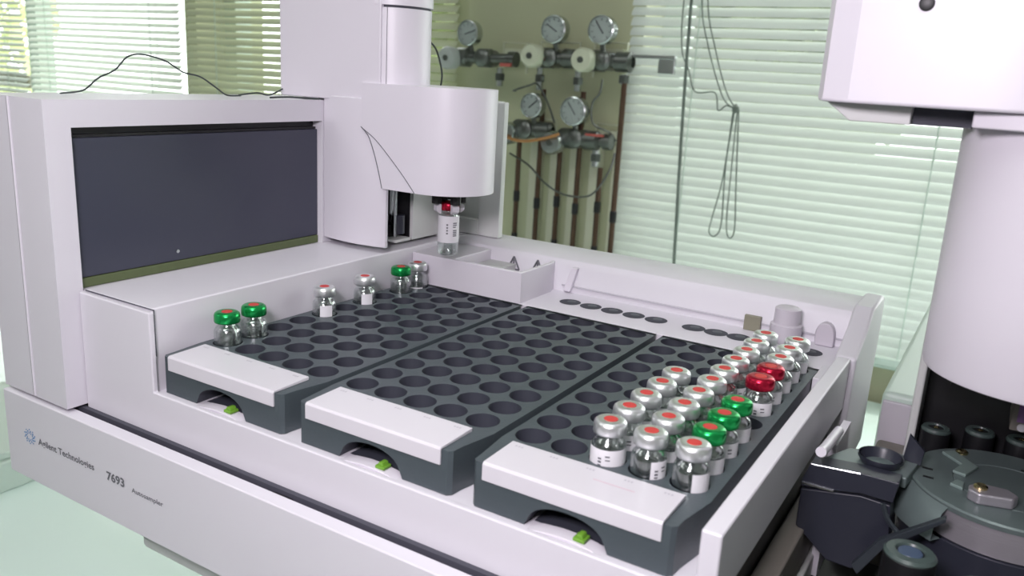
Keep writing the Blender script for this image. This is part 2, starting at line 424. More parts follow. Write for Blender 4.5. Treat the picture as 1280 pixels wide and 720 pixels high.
# finger bumps and green clips are under each rack
# ------------------------------------------------------------ racks
PX, PY, RR = 14.217, 15.0, 77.97
HR = 6.35
def make_rack():
    """built at rack origin: hole 0,0 at x=0,y=0"""
    t = thing('vial_rack', (28.4, 55, ZSH), 'tmp', 'vial rack', 'slate vial racks on the tray')
    x0, x1 = -8.3, 66.3; yb = 142.8; yf = -28.4
    b = MB(); N = 24
    hx, hy = PX/2, PY/2
    for c in range(5):
        for r in range(10):
            cx, cy = c*PX, r*PY
            sq = []; ci = []
            for k in range(N):
                a = 2*PI*k/N+PI/N
                ca, sa = cos(a), sin(a)
                s_ = min(hx/abs(ca) if abs(ca) > 1e-9 else 1e9, hy/abs(sa) if abs(sa) > 1e-9 else 1e9)
                sq.append((cx+ca*s_, cy+sa*s_, 0)); ci.append((cx+HR*ca, cy+HR*sa, 0))
            cn = [(cx+hx, cy+hy, 0), (cx-hx, cy+hy, 0), (cx-hx, cy-hy, 0), (cx+hx, cy-hy, 0)]
            b.mi = 0
            b.add(sq+ci, [(k, (k+1) % N, N+(k+1) % N, N+k) for k in range(N)])
            # fill the four little corners of the square cell
            for (qx, qy, _) in cn:
                a = math.atan2(qy-cy, qx-cx) % (2*PI); k = int(((a-PI/N) % (2*PI))/(2*PI/N))
                b.add([sq[k], (qx, qy, 0), sq[(k+1) % N]], [(0, 1, 2)])
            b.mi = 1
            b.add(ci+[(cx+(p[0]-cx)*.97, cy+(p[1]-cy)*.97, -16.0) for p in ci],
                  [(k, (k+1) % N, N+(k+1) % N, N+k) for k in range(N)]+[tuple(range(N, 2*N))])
    b.mi = 0
    gx0, gx1, gy0, gy1 = -hx, 4*PX+hx, -hy, 9*PY+hy
    fx0, fx1 = -6.6, 63.6            # narrower nose at the front
    rb = 3.0
    top = [(x0, gy0), (x0, gy1), (x0, yb-rb), (x0+rb, yb), (gx0, yb), (gx1, yb), (x1-rb, yb), (x1, yb-rb), (x1, gy1), (x1, gy0)]
    T = lambda p: (p[0], p[1], 0)
    b.add([(x0, gy0, 0), (gx0, gy0, 0), (gx0, gy1, 0), (x0, gy1, 0)], [(0, 1, 2, 3)])
    b.add([(gx1, gy0, 0), (x1, gy0, 0), (x1, gy1, 0), (gx1, gy1, 0)], [(0, 1, 2, 3)])
    b.add([T(p) for p in [(x0, gy1), (gx0, gy1), (gx1, gy1), (x1, gy1), (x1, yb-rb), (x1-rb, yb), (x0+rb, yb), (x0, yb-rb)]], [tuple(range(8))])
    nose = [(x0, gy0), (fx0, -22), (fx0+.4, yf+1.4), (fx0+1.8, yf), (fx1-1.8, yf), (fx1-.4, yf+1.4), (fx1, -22), (x1, gy0)]
    b.add([T(p) for p in nose]+[(gx1, gy0, 0), (gx0, gy0, 0)], [tuple(range(10))])
    # side walls (not the front)
    ring = [nose[3]]+[nose[2], nose[1], nose[0], (x0, yb-rb), (x0+rb, yb), (x1-rb, yb), (x1, yb-rb), nose[7], nose[6], nose[5], nose[4]]
    zb = -16.0
    n = len(ring)
    b.add([(p[0], p[1], 0) for p in ring]+[(p[0], p[1], zb) for p in ring], [(i, i+1, n+i+1, n+i) for i in range(n-1)])
    # front wall with the arched finger cut-out
    cx = 28.6; aw = 13.5; ah = 8.8
    arc = [(cx+aw*cos(PI*i/14), zb+ah*sin(PI*i/14)**.75) for i in range(15)]
    arc[0] = (cx+aw+1, zb); arc[-1] = (cx-aw-1, zb)
    L_, R_ = fx0+1.8, fx1-1.8
    top_z = [(L_+(R_-L_)*i/14, 0) for i in range(15)][::-1]
    vs = [(x, yf, z) for x, z in top_z]+[(x, yf, z) for x, z in arc]
    b.add(vs, [(i, i+1, 15+i+1, 15+i) for i in range(14)]+[(0, 15, 15+0)][:0])
    b.add([(R_, yf, 0), (arc[0][0], yf, arc[0][1]), (R_, yf, zb)], [(0, 1, 2)])
    b.add([(L_, yf, 0), (arc[-1][0], yf, arc[-1][1]), (L_, yf, zb)], [(0, 1, 2)])
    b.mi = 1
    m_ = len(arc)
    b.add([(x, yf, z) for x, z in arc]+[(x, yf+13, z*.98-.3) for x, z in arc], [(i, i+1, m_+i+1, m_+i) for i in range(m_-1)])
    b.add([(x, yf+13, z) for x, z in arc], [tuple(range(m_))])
    b.add([(cx-13, yf+4.0, zb+.05), (cx+13, yf+4.0, zb+.05), (cx+13, yf+13, zb+.05), (cx-13, yf+13, zb+.05)], [(0, 1, 2, 3)])  # dark sheet over the shelf paints the shade inside the arch
    b.build('rack_body', [M['rack'], M['well']], t, angle=40)
    # white label holder on the nose
    lb = MB()
    lb.prism([(yf-.9, -5.4), (yf-.9, .2), (yf-.2, 1.0), (-10.4, 1.5), (-10.4, .02), (yf, .02), (yf, -5.4)], fx0+4.6, fx1-4.2, 'x')
    lo = lb.build('label_holder', M['label'], t, bevel=.25)
    mk = MB()
    for i in range(5):
        xx = fx0+8.5+i*13.2; yy = -13.2
        zz = 1.0+.5*(yy-yf)/18+.05
        for j in range(3): mk.box(xx+j*1.1-1.2, xx+j*1.1-.5, yy-.5, yy+.5, zz, zz+.02)
    mk.build('printed_marks', M['faint'], lo)
    return t
rack = make_rack()
def copy_tree(o, off, parent=None):
    c = o.copy(); COL.objects.link(c)
    if parent is None:
        c.location = o.location+Vector(off)*.001
        c['_w'] = [a+b for a, b in zip(o['_w'], off)]
    else: c.parent = parent
    for ch in list(o.children): copy_tree(ch, off, c)
    return c
racks = [rack, copy_tree(rack, (RR, 0, 0)), copy_tree(rack, (2*RR, 0, 0))]
for r_, l_ in zip(racks, ('slate vial rack on the left of the tray, a few vials along its left edge',
                          'empty slate vial rack in the middle of the tray',
                          'slate vial rack on the right of the tray, crowded with capped vials')): r_['label'] = l_
for r_ in racks: del r_['group']
pk = MB()      # pink line of print on the right rack only
pk.box(2*RR+32, 2*RR+46, -18.6, -18.0, 1.32, 1.34)
pk.build('pink_print', M['pinkprint'], racks[2])
for i in range(3):
    ox = i*RR
    bump = MB().prism([(ox+28.6-13, -16.3), (ox+28.6-9, -15.2), (ox+28.6-2, -14.5), (ox+28.6+4, -14.5), (ox+28.6+10, -15.2), (ox+28.6+13, -16.3)], -30.6, -25, 'y')
    bump.build('finger_ramp', M['white'], tray, bevel=.3)
    cl = MB().box(ox+32, ox+36, -29.8, -25.5, -14.6, -13.4)
    cl.prism([(ox+32.6, -13.5), (ox+35.4, -13.5), (ox+34.8, -12.2), (ox+33.2, -12.2)], -29.3, -26, 'y')
    cl.build('green_clip', M['clip'], tray, bevel=.3)

# ------------------------------------------------------------ vials
VZ = -15.9
def make_vial(kind, insert=False):
    t = thing('sample_vial', (0, 0, VZ), 'tmp', 'vial', None)
    g = MB()
    g.lathe([(.01, VZ), (4.8, VZ), (5.7, VZ+.9), (5.8, VZ+2), (5.8, 5.2), (5.5, 6.5), (4.6, 7.6), (3.7, 8.2), (3.5, 8.9), (3.6, 10)], (0, 0, 0), 32, caps=False)
    g.lathe([(.01, VZ+1.2), (4.6, VZ+1.4), (4.9, VZ+2.4), (4.9, 5.0), (3.4, 7.2), (2.6, 8.4), (2.5, 10)], (0, 0, 0), 24, caps=False)
    gb = g.build('glass_bottle', M['glass'], t, angle=60)
    if insert:
        MB().lathe([(.01, -9), (.9, -7.5), (2.1, 1.5), (2.1, 9)], (0, 0, 0), 20, caps=False).build('glass_insert', M['glass'], gb, angle=60)
        s = []
        for k in range(90): a = k*.5; s.append((1.9*cos(a), 1.9*sin(a), -3+k*.09))
        MB().tube(s, .28, 5, 0).build('support_spring', M['chrome'], gb)
    m = {'silver': M['alu'], 'green': M['greencap'], 'red': M['redcap']}[kind]
    cp = MB().lathe([(3.6, 9.4), (4.7, 9.3), (5.4, 9.6), (5.6, 10.2), (5.55, 12.7), (5.3, 13.5), (4.6, 14.1), (3.6, 14.3), (2.4, 14.2), (2.3, 13.9), (.01, 13.9)], (0, 0, 0), 36, caps=False)
    c = cp.build('crimp_cap', m, t, angle=50)
    MB().lathe([(2.4, 13.9), (2.3, 14.3), (.01, 14.36)], (0, 0, 0), 24).build('septum', M['septum'], c)
    return t
def add_label(t, ang, span, zt, zb=-13, mark=True, m=None):
    """paper label wrapped on the bottle; ang = direction its centre faces"""
    L = W(t); q = MB(); n = 14; r = 5.93
    vs = []
    for i in range(n+1):
        a = ang-span/2+span*i/n
        vs += [(L.x+r*cos(a), L.y+r*sin(a), zb), (L.x+r*cos(a), L.y+r*sin(a), zt)]
    q.add(vs, [(2*i, 2*i+1, 2*i+3, 2*i+2) for i in range(n)])
    if mark:
        q.mi = 1; r = 6.0
        for (da, z1, z2) in ((-.25, zt-3.4, zt-2.8), (-.25, zt-4.6, zt-3.9), (-.25, zt-5.6, zt-5.1), (.18, zt-2.4, zt-1.9), (.2, zt-3.6, zt-3.2)):
            vs = []
            for i in range(4):
                a = ang+da+(.20 if da < 0 else .26)*(i/3-.5)
                vs += [(L.x+r*cos(a), L.y+r*sin(a), z1), (L.x+r*cos(a), L.y+r*sin(a), z2)]
            q.add(vs, [(2*i, 2*i+1, 2*i+3, 2*i+2) for i in range(3)])
    # inset in the vial's own frame (vials are only shifted, never turned)
    return q.build('paper_label', [M['paper'], M['ink']], t)
proto = {k: make_vial(k) for k in ('silver', 'green', 'red')}
proto_i = {k: make_vial(k, True) for k in ('silver', 'green')}
used = set()
def place(kind, rackno, c, r, label, group, lab=None, insert=False):
    src = (proto_i if insert else proto)[kind]
    off = (rackno*RR+c*PX, r*PY, 0)
    t = copy_tree(src, off)
    t['label'] = label; t['group'] = group
    if lab: add_label(t, *lab)
    return t
ORD = ['nearest the camera', 'second from the front', 'third from the front', 'fourth from the front', 'fifth from the front', 'sixth from the front',
       'seventh from the front', 'eighth from the front', 'ninth from the front', 'farthest from the front']
camdir = math.atan2(-236-60, 284-190)      # towards the camera, roughly
G3 = 'capped vials in the right hand rack'
for r in range(5):
    place('silver', 2, 2, r, 'silver-capped vial in the short inner row on right rack, %s' % ORD[r], G3,
          (camdir-.1+random.uniform(-.5, .5)*(r > 0), 3.4 if r == 0 else random.uniform(1.8, 3.2), 5.4, -13, True))
for r in range(10):
    place('silver', 2, 3, r, 'silver-capped vial in the long middle row, right rack, %s' % ORD[r], G3,
          (camdir+(.78 if r == 0 else random.uniform(-.3, .9)), 1.15 if r == 0 else random.uniform(1.3, 2.6), 5.8 if r == 0 else random.uniform(2.5, 5.2), -13, True))
desc = {0: ('silver', 'silver-capped vial in front of the three green caps, rightmost row of right rack'),
        1: ('green', 'green-capped vial in the rightmost row of the right rack, nearest of the three green caps'),
        2: ('green', 'green-capped vial in the rightmost row of the right rack, middle of the three green caps'),
        3: ('green', 'green-capped vial in the rightmost row of the right rack, farthest of the three green caps'),
        5: ('red', 'red-capped vial beside the empty hole on the right rack, nearer of the two red caps'),
        6: ('red', 'red-capped vial on the right rack, farther of the two red caps'),
        7: ('silver', 'silver-capped vial directly behind the farther red cap on the right rack'),
        8: ('silver', 'silver-capped vial second behind the red caps, rightmost row of the right rack'),
        9: ('silver', 'silver-capped vial at the far right corner of the right rack')}
for r, (k, l) in desc.items():
    place(k, 2, 4, r, l, G3, (camdir+(.75 if r == 0 else .35 if r in (1, 2, 3) else .1), 1.3 if r == 0 else 2.0, 5.9 if r == 0 else 5.0, -13, r in (2, 5, 6)))
G1 = 'capped vials along the left edge of the left rack'
place('green', 0, 0, 0, 'green-capped clear vial at the front left corner of the left rack', G1, None, True)
place('green', 0, 0, 1, 'green-capped clear vial second from the front on the left rack', G1, None, True)
place('silver', 0, 0, 4, 'silver-capped vial with narrow white label, alone midway along the left rack edge', G1, (camdir+.60, 1.05, 5.6, -13, False), True)
place('silver', 0, 0, 6, 'silver-capped vial with white label, fourth along the left rack edge', G1, (camdir+.62, 1.0, 5.6, -13, False))
place('green', 0, 0, 8, 'green-capped clear vial near the far left corner of the left rack', G1, None, True)
place('silver', 0, 0, 9, 'silver-capped clear vial at the far left corner of the left rack', G1, (camdir-.1, 2.0, .5, -13, False))
# the one in the gripper
gv = copy_tree(proto['red'], (16.6, 140.5, 36.5)); gv['label'] = 'labelled vial hanging in the white gripper jaws below the tower head'
q = MB()
GL = W(gv)
for ch in gv.children:
    if ch.name.startswith('crimp_cap'):
        pass
add_label_obj = MB(); n = 18; vs = []
for i in range(n+1):
    a = camdir+.25-1.9+3.8*i/n
    vs += [(GL.x+5.95*cos(a), GL.y+5.95*sin(a), GL.z+7.5), (GL.x+5.95*cos(a), GL.y+5.95*sin(a), GL.z+22.4)]
add_label_obj.add(vs, [(2*i, 2*i+1, 2*i+3, 2*i+2) for i in range(n)])
add_label_obj.mi = 1
def ring_patch(mb, a0, a1, z1, z2, r=6.02):
    vs = []
    for i in range(4):
        a = a0+(a1-a0)*i/3
        vs += [(GL.x+r*cos(a), GL.y+r*sin(a), GL.z+z1), (GL.x+r*cos(a), GL.y+r*sin(a), GL.z+z2)]
    mb.add(vs, [(2*i, 2*i+1, 2*i+3, 2*i+2) for i in range(3)])
for z in (18.3, 17.2, 16.1, 14.2, 13.2, 12.2, 11.2): ring_patch(add_label_obj, camdir+.75, camdir+1.05+.12*(z % 1 > .15), z, z+.6)
for z in (17.2, 15.6, 14.0, 12.4): ring_patch(add_label_obj, camdir+.12, camdir+.28, z, z+.9)
add_label_obj.build('paper_label', [M['paper'], M['ink']], gv)
for d in (proto, proto_i):
    for t in list(d.values()):
        def kill(o):
            for ch in list(o.children): kill(ch)
            bpy.data.objects.remove(o)
        kill(t)

# ============================================================ GANTRY HOUSING AND TOWER
hs = thing('gantry_housing', (-79, 60, -33), 'tall white housing with smoked panel window at the left of the tray', 'instrument housing')
XH = -54.8
fr = MB()
# right face: frame around the opening (y -42.6..400, z -32..101), opening y -31..115, z 20..89.5
fr.box(-104, XH, -42.6, -31.2, -32.5, 101)         # front post
fr.box(-104, XH, -31.2, 212, 89.6, 101)            # top beam
fr.box(-104, XH, 115.5, 212, -32.5, 89.6)
fr.box(-104, -80, -31.2, 115.5, -32.5, 89.6)
fr.box(-80, XH, -31.2, 115.5, -32.5, 19.5)
o = fr.build('housing_shell', M['body'], hs)
MB().tube([(-79.2, -42.75, -32), (-79.2, -42.75, 101)], .55, 6, 0).build('seam', M['white'], hs)  # pale line drawn for the light caught by the seam edge
MB().tube([(-80.2, -42.6, -32), (-80.2, -42.6, 101)], .3, 6, 0).build('seam', M['seam'], hs)
MB().box(-79.8, -62, -31, 115.4, 86.2, 89.4).build('track', M['black'], hs)
MB().box(-61.9, -58.6, -31, 115.4, 24.2, 84.8).build('smoked_panel', M['smoke'], hs, bevel=.3)
MB().box(-79.8, -60, -31, 115.4, 84.9, 86.1).build('track_lip', M['black'], hs)
MB().box(-61.6, -58.2, -31, 115.4, 19.7, 24.0).build('olive_rail', M['green_strip'], hs, bevel=.3)
MB().lathe([(.9, 0), (.9, .5), (.01, .6)], (-58.4, 20, 28.8), 12, axis='x').build('stud', M['chrome'], hs)

tw = thing('sampler_tower', (-25, 150, 20), 'white sampler tower with rounded head standing at the back of the tray', 'autosampler tower')
# lower column, a bowed front cover open on its right side
low = [(-54.4, 116.2)]+[(-54.4+46*i/8, 116.2-3.0*sin(PI*i/8)) for i in range(1, 8)]+[(-8.6, 116.2), (-8.6, 118.6), (-40, 119), (-40, 188), (-54.4, 188)]
MB().prism(low, 23.5, 104).build('column', M['white'], tw, bevel=.6, angle=30)
def dplan(x0, cx, y0, r):
    return [(x0, y0), (cx, y0)]+[(cx+r*sin(t), y0+r-r*cos(t)) for t in [PI*i/20 for i in range(1, 20)]]+[(cx, y0+2*r), (cx, 188), (x0, 188)]
MB().prism([(-87, 115), (-13, 115), (-13, 154), (-48, 188), (-87, 188)], 102, 300).build('upper_column', M['white'], tw, bevel=.8, angle=30)
def dpl(r, x0, e=0.):
    return [(x0, 115.4-e)]+[(-20+r*sin(t), 135-r*cos(t)) for t in [.12+(PI-.12)*i/24 for i in range(25)]]+[(x0, 154)]
MB().prism(dpl(20, -16), 102, 151.0).build('round_column', M['white'], tw, bevel=.3, angle=30)
MB().prism(dpl(19.2, -16), 151.0, 152.2).build('seam', M['seam'], tw)
MB().prism(dpl(20.7, -16, .4), 152.2, 300).build('round_crown', M['white'], tw, bevel=.5, angle=30)
MB().tube([(-10.5, 117.1, 112), (-10.5, 117.1, 151)], .14, 5, 0).build('seam', M['seam'], tw)
# head: one continuous shell, rounded at its right end, undercut at its lower left
HX, HY, HRD = 15.5, 139.0, 26.0
cols = []
for x in [-24+15.2*(i/10)**.55 for i in range(11)]+[-4, 2, 8]+[HX+HRD*sin(PI/2*i/24) for i in range(25)]:
    dx = max(0, x-HX); dy = math.sqrt(max(0, HRD**2-dx**2))
    zb = 57 if x >= -8.8 else 89-32*((x+24)/15.2)**(1/.55)
    cols.append((x, HY-dy-.0, HY+dy, zb))
hd = MB(); vs = []
zt_ = 112.2
for (x, ya, yb_, zb) in cols: vs += [(x, ya, zb), (x, ya, zt_), (x, yb_, zt_), (x, yb_, zb)]
fs = [(0, 1, 2, 3)]
for i in range(len(cols)-2):
    for k in range(4): fs.append((4*i+k, 4*i+(k+1) % 4, 4*i+4+(k+1) % 4, 4*i+4+k))
i = len(cols)-2; e = 4*i
fs += [(e, e+1, e+5, e+4), (e+1, e+2, e+5), (e+2, e+3, e+4, e+5), (e+3, e, e+4)]
hd.add(vs, fs)
head = hd.build('rounded_head', M['white'], tw, bevel=1.6, seg=3, angle=40)
MB().tube([(-24+15.2*(i/8)**.55, 112.9, 89-32*(i/8)) for i in range(9)], .22, 6, 2).build('seam', M['seam'], head)
MB().tube([(-23.6, 112.95, 88.5), (-14, 112.95, 83), (-4, 112.95, 74.5), (6, 112.95, 65), (13.4, 112.95, 57)], .2, 6, 4).build('seam', M['seam'], head)
# back plate with recess
MB().box(-3, 12.5, 200, 205, 20.6, 104).build('back_plate', M['grey_white'], tw, bevel=.5)
MB().box(-54, -3, 200, 205, 20.6, 30).build('back_plate', M['grey_white'], tw, bevel=.5)
MB().box(-54, 4, 211, 213, 20.6, 104).build('recess_panel', M['grey_white'], tw)
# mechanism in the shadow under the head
MB().box(-39.8, -20, 152, 155, 22, 103).build('dark_backing', M['black'], tw, bevel=.4)  # black backing paints the cavity's shade behind the opening
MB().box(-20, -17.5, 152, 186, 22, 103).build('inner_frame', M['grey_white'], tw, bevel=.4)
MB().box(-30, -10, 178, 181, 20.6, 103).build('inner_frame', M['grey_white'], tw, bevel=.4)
MB().box(-24, -15.5, 171, 174, 46, 60).build('dark_backing', M['black'], tw, bevel=.4)
MB().tube([(-29.5, 147, 24), (-29.5, 147, 102)], 1.5, 8, 0).build('guide_rod', M['chrome'], tw)
MB().tube([(-23.5, 143, 24), (-23.5, 143, 102)], 1.1, 8, 0).build('guide_rod', M['chrome'], tw)
MB().box(-38, -17, 136, 150, 22.2, 24.0).build('foot_bracket', M['grey_white'], tw, bevel=.5)
MB().lathe([(5, 24.1), (5, 31), (3, 33), (3, 36), (.01, 36)], (-31, 143, 0), 20).build('drive_pulley', M['black'], tw)
MB().lathe([(3.4, 26), (3.4, 37), (.01, 37)], (-23, 146, 0), 16).build('drive_pulley', M['dark_blue'], tw)
# gripper
gr = MB()
for a in (0, 1, 2, 3):
    an = camdir+PI/4+a*PI/2
    x, y = 16.6+7.6*cos(an), 140.5+7.6*sin(an)
    gr.tube([(x, y, 56.9), (x, y, 49.8)], 2.9, 8, 0)
    gr.tube([(16.6+4*cos(an), 140.5+4*sin(an), 57), (16.6+4*cos(an), 140.5+4*sin(an), 52.5)], 2.9, 8, 0)
gr.build('gripper_core', M['black'], tw, bevel=0)
jw = MB()
for a in range(4):
    an = camdir+PI/4+a*PI/2
    vs = []; c0 = Vector((16.6, 140.5, 0))
    for (rr, z) in ((5.9, 44.2), (5.9, 49.6), (6.8, 49.6), (8.8, 48.6), (8.8, 45.8), (6.8, 44.2)):
        for s_ in (-.42, .42): vs.append((c0.x+rr*cos(an+s_*5/rr), c0.y+rr*sin(an+s_*5/rr), z))
    jw.add(vs, [(2*i, 2*i+1, (2*i+3) % 12, (2*i+2) % 12) for i in range(6)]+[(0, 2, 4, 6, 8, 10), (1, 3, 5, 7, 9, 11)])
jw.build('gripper_jaws', M['label'], tw, bevel=.3)

# cables on the housing
def cable(name, pts, r, m, label, cat='cable'):
    return tag(MB().tube(pts, r, 7, 6).build(name, m), label, cat)
cable('thin_cable', [(-83, -18, 102), (-80, -9, 103.5), (-79, -2, 109), (-78, 6, 113), (-77, 12, 119), (-77, 20, 120.4), (-77, 32, 118), (-77, 42, 113), (-77, 52, 111), (-78, 62, 106), (-79, 70, 102), (-80, 80, 101.7)], .42, M['cable'], 'thin dark wire arching above the left housing in front of the blind')
cable('thin_cable', [(-86, 84, 101.7), (-84, 95, 103), (-83, 103, 102), (-82, 112, 105.5)], .45, M['cable'], 'short dark wire lying on the housing top beside the tower')
cable('thin_cable', [(-62, 84, 101.8), (-60, 96, 102.2), (-57.5, 108, 101.6), (-56, 114, 101.6)], .5, M['cable'], 'dark flat wire on the housing top edge touching the tower')
cable('thin_cable', [(-36, 196, 104.4), (-31, 194, 112), (-31, 194, 121), (-35, 193, 133), (-42, 192, 139)], .6, M['cable'], 'dark wire curving up behind the sampler tower on its right side')

# ============================================================ GAS REGULATOR PANEL
def gauge(parent, x, y, z, r, ang, m='dial'):
    """pressure gauge facing the room (-y)"""
    g = MB().lathe([(r*.72, -13), (r, -11), (r, 5), (r*.9, 6), (r*.88, 3.5)], (x, y, z), 32, axis='y', caps=False).build('gauge_case', M['chrome'], parent)
    MB().lathe([(r*.89, 0), (r*.89, 3.2), (.01, 3.3)], (x, y, z), 32, axis='y').build('dial_face', M[m], g)
    d = Vector((cos(ang), 0, sin(ang)))
    c = Vector((x, y-3.9, z))
    MB().tube([c-d*r*.3, c+d*r*.7], 1.1, 6, 0).build('needle', M['ink'], g)
    tk = MB()
    for k in range(9):
        a = -PI/4+1.5*PI*k/8; e = Vector((cos(a), 0, sin(a)))
        tk.tube([c+e*r*.62, c+e*r*.8], .6, 4, 0)
    tk.build('dial_ticks', M['ink'], g)
    MB().lathe([(r*.9, 5.2), (.01, 5.4)], (x, y, z), 32, axis='y', caps=False).build('gauge_glass', M['bezel_glass'], g)
def regulator(x, z, gx, gz, kx, kz, ex, label, knob='dial', gang=1., gr_=22):
    """horizontal body from kx to ex at height z, knob disc at kx, gauge above"""
    y = 1036
    t = thing('gas_regulator', (x, YB, z), label, 'gas regulator', None)
    # knob axis turned a little to the left of the room: a hub seen almost face-on
    b = MB()
    b.lathe([(13, 0), (17, 6), (17, 28), (11, 32), (11, 46), (16, 50), (16, 74), (9, 78), (9, ex-kx-6), (13, ex-kx-4), (13, ex-kx+10), (.01, ex-kx+10)], (kx, y+8, z), 20, axis='x', caps=False)
    b.lathe([(14, -28), (15, -24), (15, 16), (10, 20), (.01, 20)], (x, y+10, z), 20, axis='y')
    b.build('regulator_body', M['oldmetal'], t, angle=50)
    k = MB().lathe([(14, -16), (19, -12), (20, 6), (17, 11), (.01, 12)], (kx, y-14, kz), 28, axis='y').build('control_knob', M[knob], t)
    MB().lathe([(5, 11), (5, 14), (.01, 14.5)], (kx, y-14, kz), 16, axis='y').build('knob_hub', M['oldmetal'], k)
    MB().lathe([(11, -30), (11, 12)], (kx, y-4, kz), 16, axis='y').build('bonnet', M['oldmetal'], t)
    MB().tube([(gx, y+4, gz-gr_+2), (gx+2, y+6, z+10)], 4.6, 10, 0).build('gauge_stem', M['oldmetal'], t)
    gauge(t, gx, y-2, gz, gr_, gang)
    return t
def outlet(t, x, z0, z1, y=1058):
    MB().tube([(x, y, z0), (x, y, z1)], 6, 10, 0).build('outlet_fitting', M['chrome'], t)
    MB().lathe([(9, -6), (9, 6)], (x, y, (z0+z1)/2), 6).build('hex_nut', M['oldmetal'], t)
def bracket(t, x0, x1, z0, z1):
    q = MB(); y = 1085
    q.tube([(x0, y, z0), (x0, y, z1), (x1, y, z1), (x1, y, z0)], 2.2, 8, 0)
    q.box(x0+6, x1-6, y-6, YB, z1-30, z1-10)
    q.build('wall_bracket', M['cream_dial'], t)
g1 = regulator(-560, 143, -590, 184, -622, 140, -505, 'gas regulator at the upper left of the wall panel, next to the tower', 'dial', .3)
bracket(g1, -548, -498, 120, 172); outlet(g1, -536, 128, 96); MB().box(-520, -498, 1030, 1034, 130, 136).build('red_tag', M['redtag'], g1)
g2 = regulator(-425, 148, -418, 194, -450, 150, -398, 'gas regulator with cream knob, middle of the upper row on the wall panel', 'cream_dial', 2.6, 23)
bracket(g2, -470, -394, 120, 176); outlet(g2, -380, 130, 96); outlet(g2, -454, 134, 94); MB().box(-442, -428, 1026, 1030, 143, 149).build('red_tag', M['redtag'], g2)
g3 = regulator(-325, 147, -331, 195, -354, 147, -292, 'gas regulator with cream knob, right end of the upper row beside the mint blind', 'cream_dial', 2.2, 23)
bracket(g3, -366, -306, 120, 178); outlet(g3, -289, 128, 112, 1042)
g4 = regulator(-465, 26, -452, 68, -492, 18, -440, 'chrome gas regulator low on the wall panel, partly hidden by the tower', 'chrome', .7, 21)
bracket(g4, -486, -430, 0, 44)
g5 = regulator(-365, 18, -371, 64, -401, 10, -312, 'chrome gas regulator at the lower right of the wall panel', 'chrome', 2.2, 24)
bracket(g5, -352, -302, 0, 44); outlet(g5, -336, 4, -26); MB().box(-345, -312, 1030, 1034, 26, 30).build('red_tag', M['redtag'], g5)
shelf_bar = MB().box(-372, -205, 1040, 1050, 154, 160); shelf_bar.box(-232, -205, 1040, 1048, 132, 154)
tag(shelf_bar.build('metal_bar', M['chrome'], bevel=1), 'thin shiny metal bar reaching from the right regulator across the mint blind', 'bar')
pipes = [(-492.7, 5, 'leftmost'), (-449.5, 96, 'second from the left'), (-409.3, -8, 'third from the left'), (-371.7, 96, 'fourth from the left'), (-329.2, -28, 'fifth from the left'), (-286.5, 118, 'rightmost')]
for i, (x, zt, w) in enumerate(pipes):
    y = 1066 if i != 5 else 1040
    t = thing('copper_pipe', (x, y, -420), 'dark copper gas pipe running down the cream wall, %s of six' % w, 'pipe', 'copper pipes below the regulators')
    MB().tube([(x, y, -420), (x, y, zt)], 4.6, 12, 0).build('pipe_run', M['copper'], t)
    zj = -96 if i % 2 == 0 else -104
    MB().lathe([(4.8, -10), (5.8, -9), (5.8, 9), (4.8, 10)], (x, y, zj), 12).build('joint_collar', M['black'], t)
    MB().lathe([(4.8, -60), (5.6, -59), (5.6, 0), (4.8, 2)], (x, y, zj-70), 12).build('joint_collar', M['black'], t)
    if i < 5: MB().box(x-7, x+7, y+2, YB, -210, -200).build('pipe_clip', M['oldmetal'], t)
# pale upright boards between the pipes
for i in range(5):
    xa, xb = pipes[i][0], pipes[i+1][0]
    mc = (xa+xb)/2
    s = MB().prism([(xa+9, YB), (xa+11, 1088), (mc-8, 1083), (mc+8, 1083), (xb-11, 1088), (xb-9, YB)], -430, 10)
    structure(s.build('trim_%d' % (i+10), M['board'], bevel=1))
tag(MB().tube([(-492, 1008, 16), (-470, 1000, 11), (-440, 994, 10), (-405, 992, 17), (-374, 992, 27)], 2.6, 8).build('orange_gas_tube', M['copper_bright']), 'orange tube curving across the lower regulators on the wall panel', 'tube')
tag(MB().tube([(-498, 1052, 90), (-470, 1000, 92), (-440, 1000, 102), (-424, 1000, 104), (-400, 996, 74), (-386, 996, 44)], 1.7, 7).build('thin_gas_line', M['oldmetal']), 'thin metal line looping over the middle gauges on the wall panel', 'tube')
tag(MB().tube([(-496, 1040, -18), (-450, 1030, -34), (-410, 1025, -62), (-370, 1025, -76), (-330, 1040, -72), (-305, 1050, -30), (-300, 1056, 0)], 1.7, 7).build('thin_gas_line', M['oldmetal']), 'thin metal line sagging in front of the copper pipes below the lower regulators', 'tube')
tag(MB().tube([(-331, 1050, 118), (-332, 1046, 96), (-344, 1046, 78), (-340, 1046, 46), (-312, 1050, 34), (-300, 1056, 20)], 1.7, 7).build('thin_gas_line', M['oldmetal']), 'thin metal line dropping from the upper right regulator beside the rightmost pipe', 'tube')

